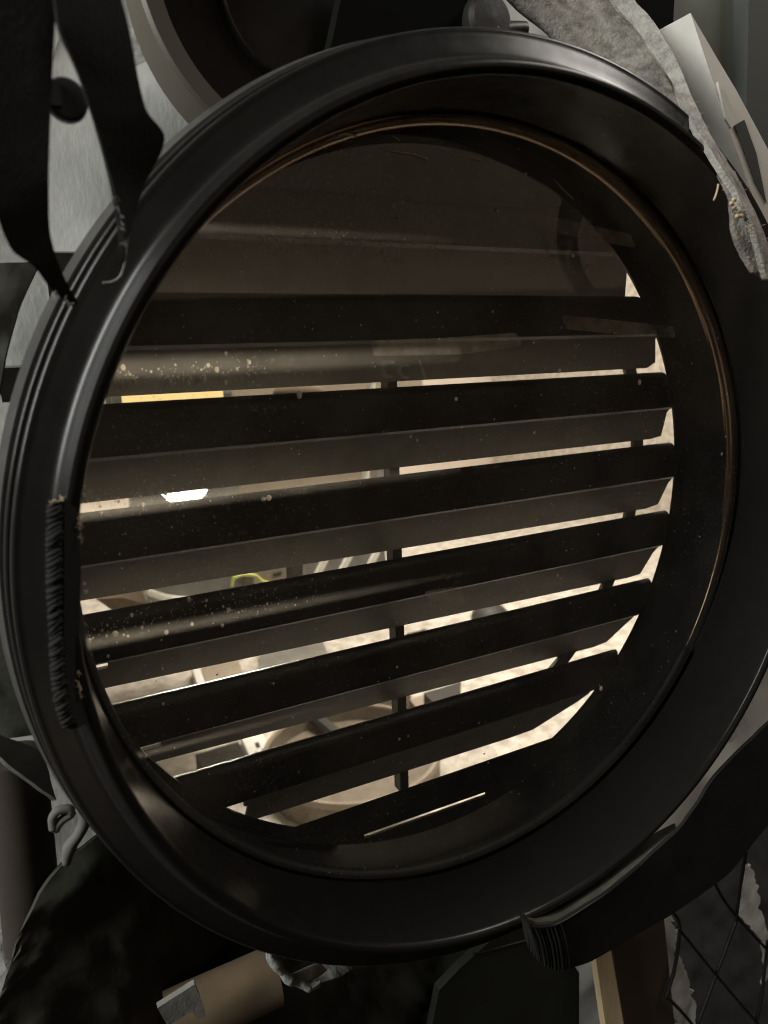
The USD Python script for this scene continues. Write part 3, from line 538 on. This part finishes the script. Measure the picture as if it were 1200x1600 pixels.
t = lathe([(0, .0), (R0 - .006, .0), (R0 - .004, .018), (R0, .018), (R0, -.012), (0, -.012)], 90)
part(rt, 'dish', (np.stack([t[0][:, 0] + c0[0], FL + .014 + t[0][:, 2], c0[2] - t[0][:, 1]], 1), t[1]), 'plate_tan')
t = lathe([(R0 - .004, .0185), (R0 - .003, .021), (R0 + .001, .021), (R0 + .002, .0185), (R0 + .002, .014), (R0 + .0005, .014), (R0 + .0005, .0185)], 90)
part(rt, 'rim', (np.stack([t[0][:, 0] + c0[0], FL + .014 + t[0][:, 2], c0[2] - t[0][:, 1]], 1), t[1]), 'box_beige')
solo('round_stone', (trimesh.creation.icosphere(2, .035).vertices * [1, .8, 1] + Pv(766, 966, FL + .02), trimesh.creation.icosphere(2, .035).faces), 'dark_bar', 'dark rounded stone on the pale floor at centre right', 'stone', smooth=True)
solo('twig', tube([Pv(640, 1000, FL + .012), Pv(664, 986, FL + .012)], [.012, .008, .004], k=8), 'board_brown', 'short brown twig on the pale floor right of the upright rib', 'twig', smooth=True)
solo('black_hook', tube([Pv(206, 1098, FL + .03), Pv(214, 1102, FL + .006), Pv(250, 1096, FL + .006), Pv(282, 1086, FL + .006)], .004, n=20, k=8), 'wire', 'thin black hook on the pale floor at lower left', 'hook', smooth=True)
# middle gaps: cable, box, cartons
solo('green_cable', tube([P(x, y, -.50) for x, y in ((362, 916), (366, 903), (382, 898), (400, 900), (410, 908), (440, 912))], .0018, n=40, k=10), 'cable_green', 'yellow-green cable bent in a loop in the third gap', 'cable', smooth=True)
solo('white_cable', tube([P(x, y, -.52) for x, y in ((228, 922), (250, 931), (275, 936), (300, 937), (340, 932))], .0036, n=40, k=10), 'cable_white', 'white cable sagging left of the yellow-green cable', 'cable', smooth=True)
bb = thing('beige_socket_box', 'beige box with a small dark slot right of the yellow-green cable', 'box', P(430, 935, -.56))
part(bb, 'case', slab([(396, 893), (453, 880), (455, 930), (396, 940)], -.56, .12), 'box_beige', smooth=False)
part(bb, 'slot', slab([(428, 897), (440, 894), (440, 899), (428, 902)], -.558, .003), 'ink', smooth=False)
solo('grey_tray_table', slab([(230, 905), (395, 885), (396, 960), (230, 975)], -.60, .30), 'metal_grey', 'grey metal bench front below the white cable', 'bench', smooth=False)
solo('brown_carton', slab([(150, 936), (192, 934), (232, 945), (190, 960), (182, 958)], -.55, .06), 'cardboard', 'small brown cardboard carton at the left end of the third gap', 'carton', smooth=False)
solo('dark_upright', slab([(457, 870), (473, 866), (474, 930), (458, 934)], -.46, .02), 'dark_bar', 'dark upright bar between the beige box and grey frame', 'bar', smooth=False)
fr = thing('slanted_grille', 'grey metal frame of slanting bars in the third gap', 'frame', P(540, 920, -.62))
part(fr, 'panel', slab([(476, 880), (600, 850), (606, 900), (478, 930)], -.66, .01), 'metal_grey', smooth=False)
for x in (500, 535, 575): part(fr, 'bar', tube([P(x - 18, 925, -.63), P(x + 14, 862, -.63)], .005, k=8), 'label_white')
solo('steel_board', slab([(204, 768), (370, 742), (372, 800), (204, 812)], -.75, .02), 'metal_grey', 'grey metal panel at the left of the second gap', 'panel', smooth=False)
solo('tan_board', slab([(372, 742), (565, 722), (566, 780), (372, 800)], -.80, .02), 'box_beige', 'dull tan panel in the middle of the second gap', 'panel', smooth=False)
solo('grey_post', slab([(588, 700), (622, 696), (622, 800), (590, 800)], -.85, .03), 'metal_grey', 'narrow grey post just left of the upright rib in the second gap', 'post', smooth=False)
solo('bright_pipe', tube([P(583, 560, -.45), P(570, 760, -.45)], .004, k=12), 'label_white', 'thin white pipe running down behind the second slat', 'pipe', smooth=True)
solo('brown_dome', (trimesh.creation.icosphere(2, 1).vertices * [.030, .012, .02] + P(466, 614, -.6), trimesh.creation.icosphere(2, 1).faces), 'cardboard', 'low brown dome in the first gap right of the lamp', 'dome', smooth=True)
solo('beige_shelf', slab([(350, 596), (660, 580), (660, 640), (350, 660)], -.95, .02), 'box_beige', 'beige board in the first gap between lamp and upright rib', 'board', smooth=False)
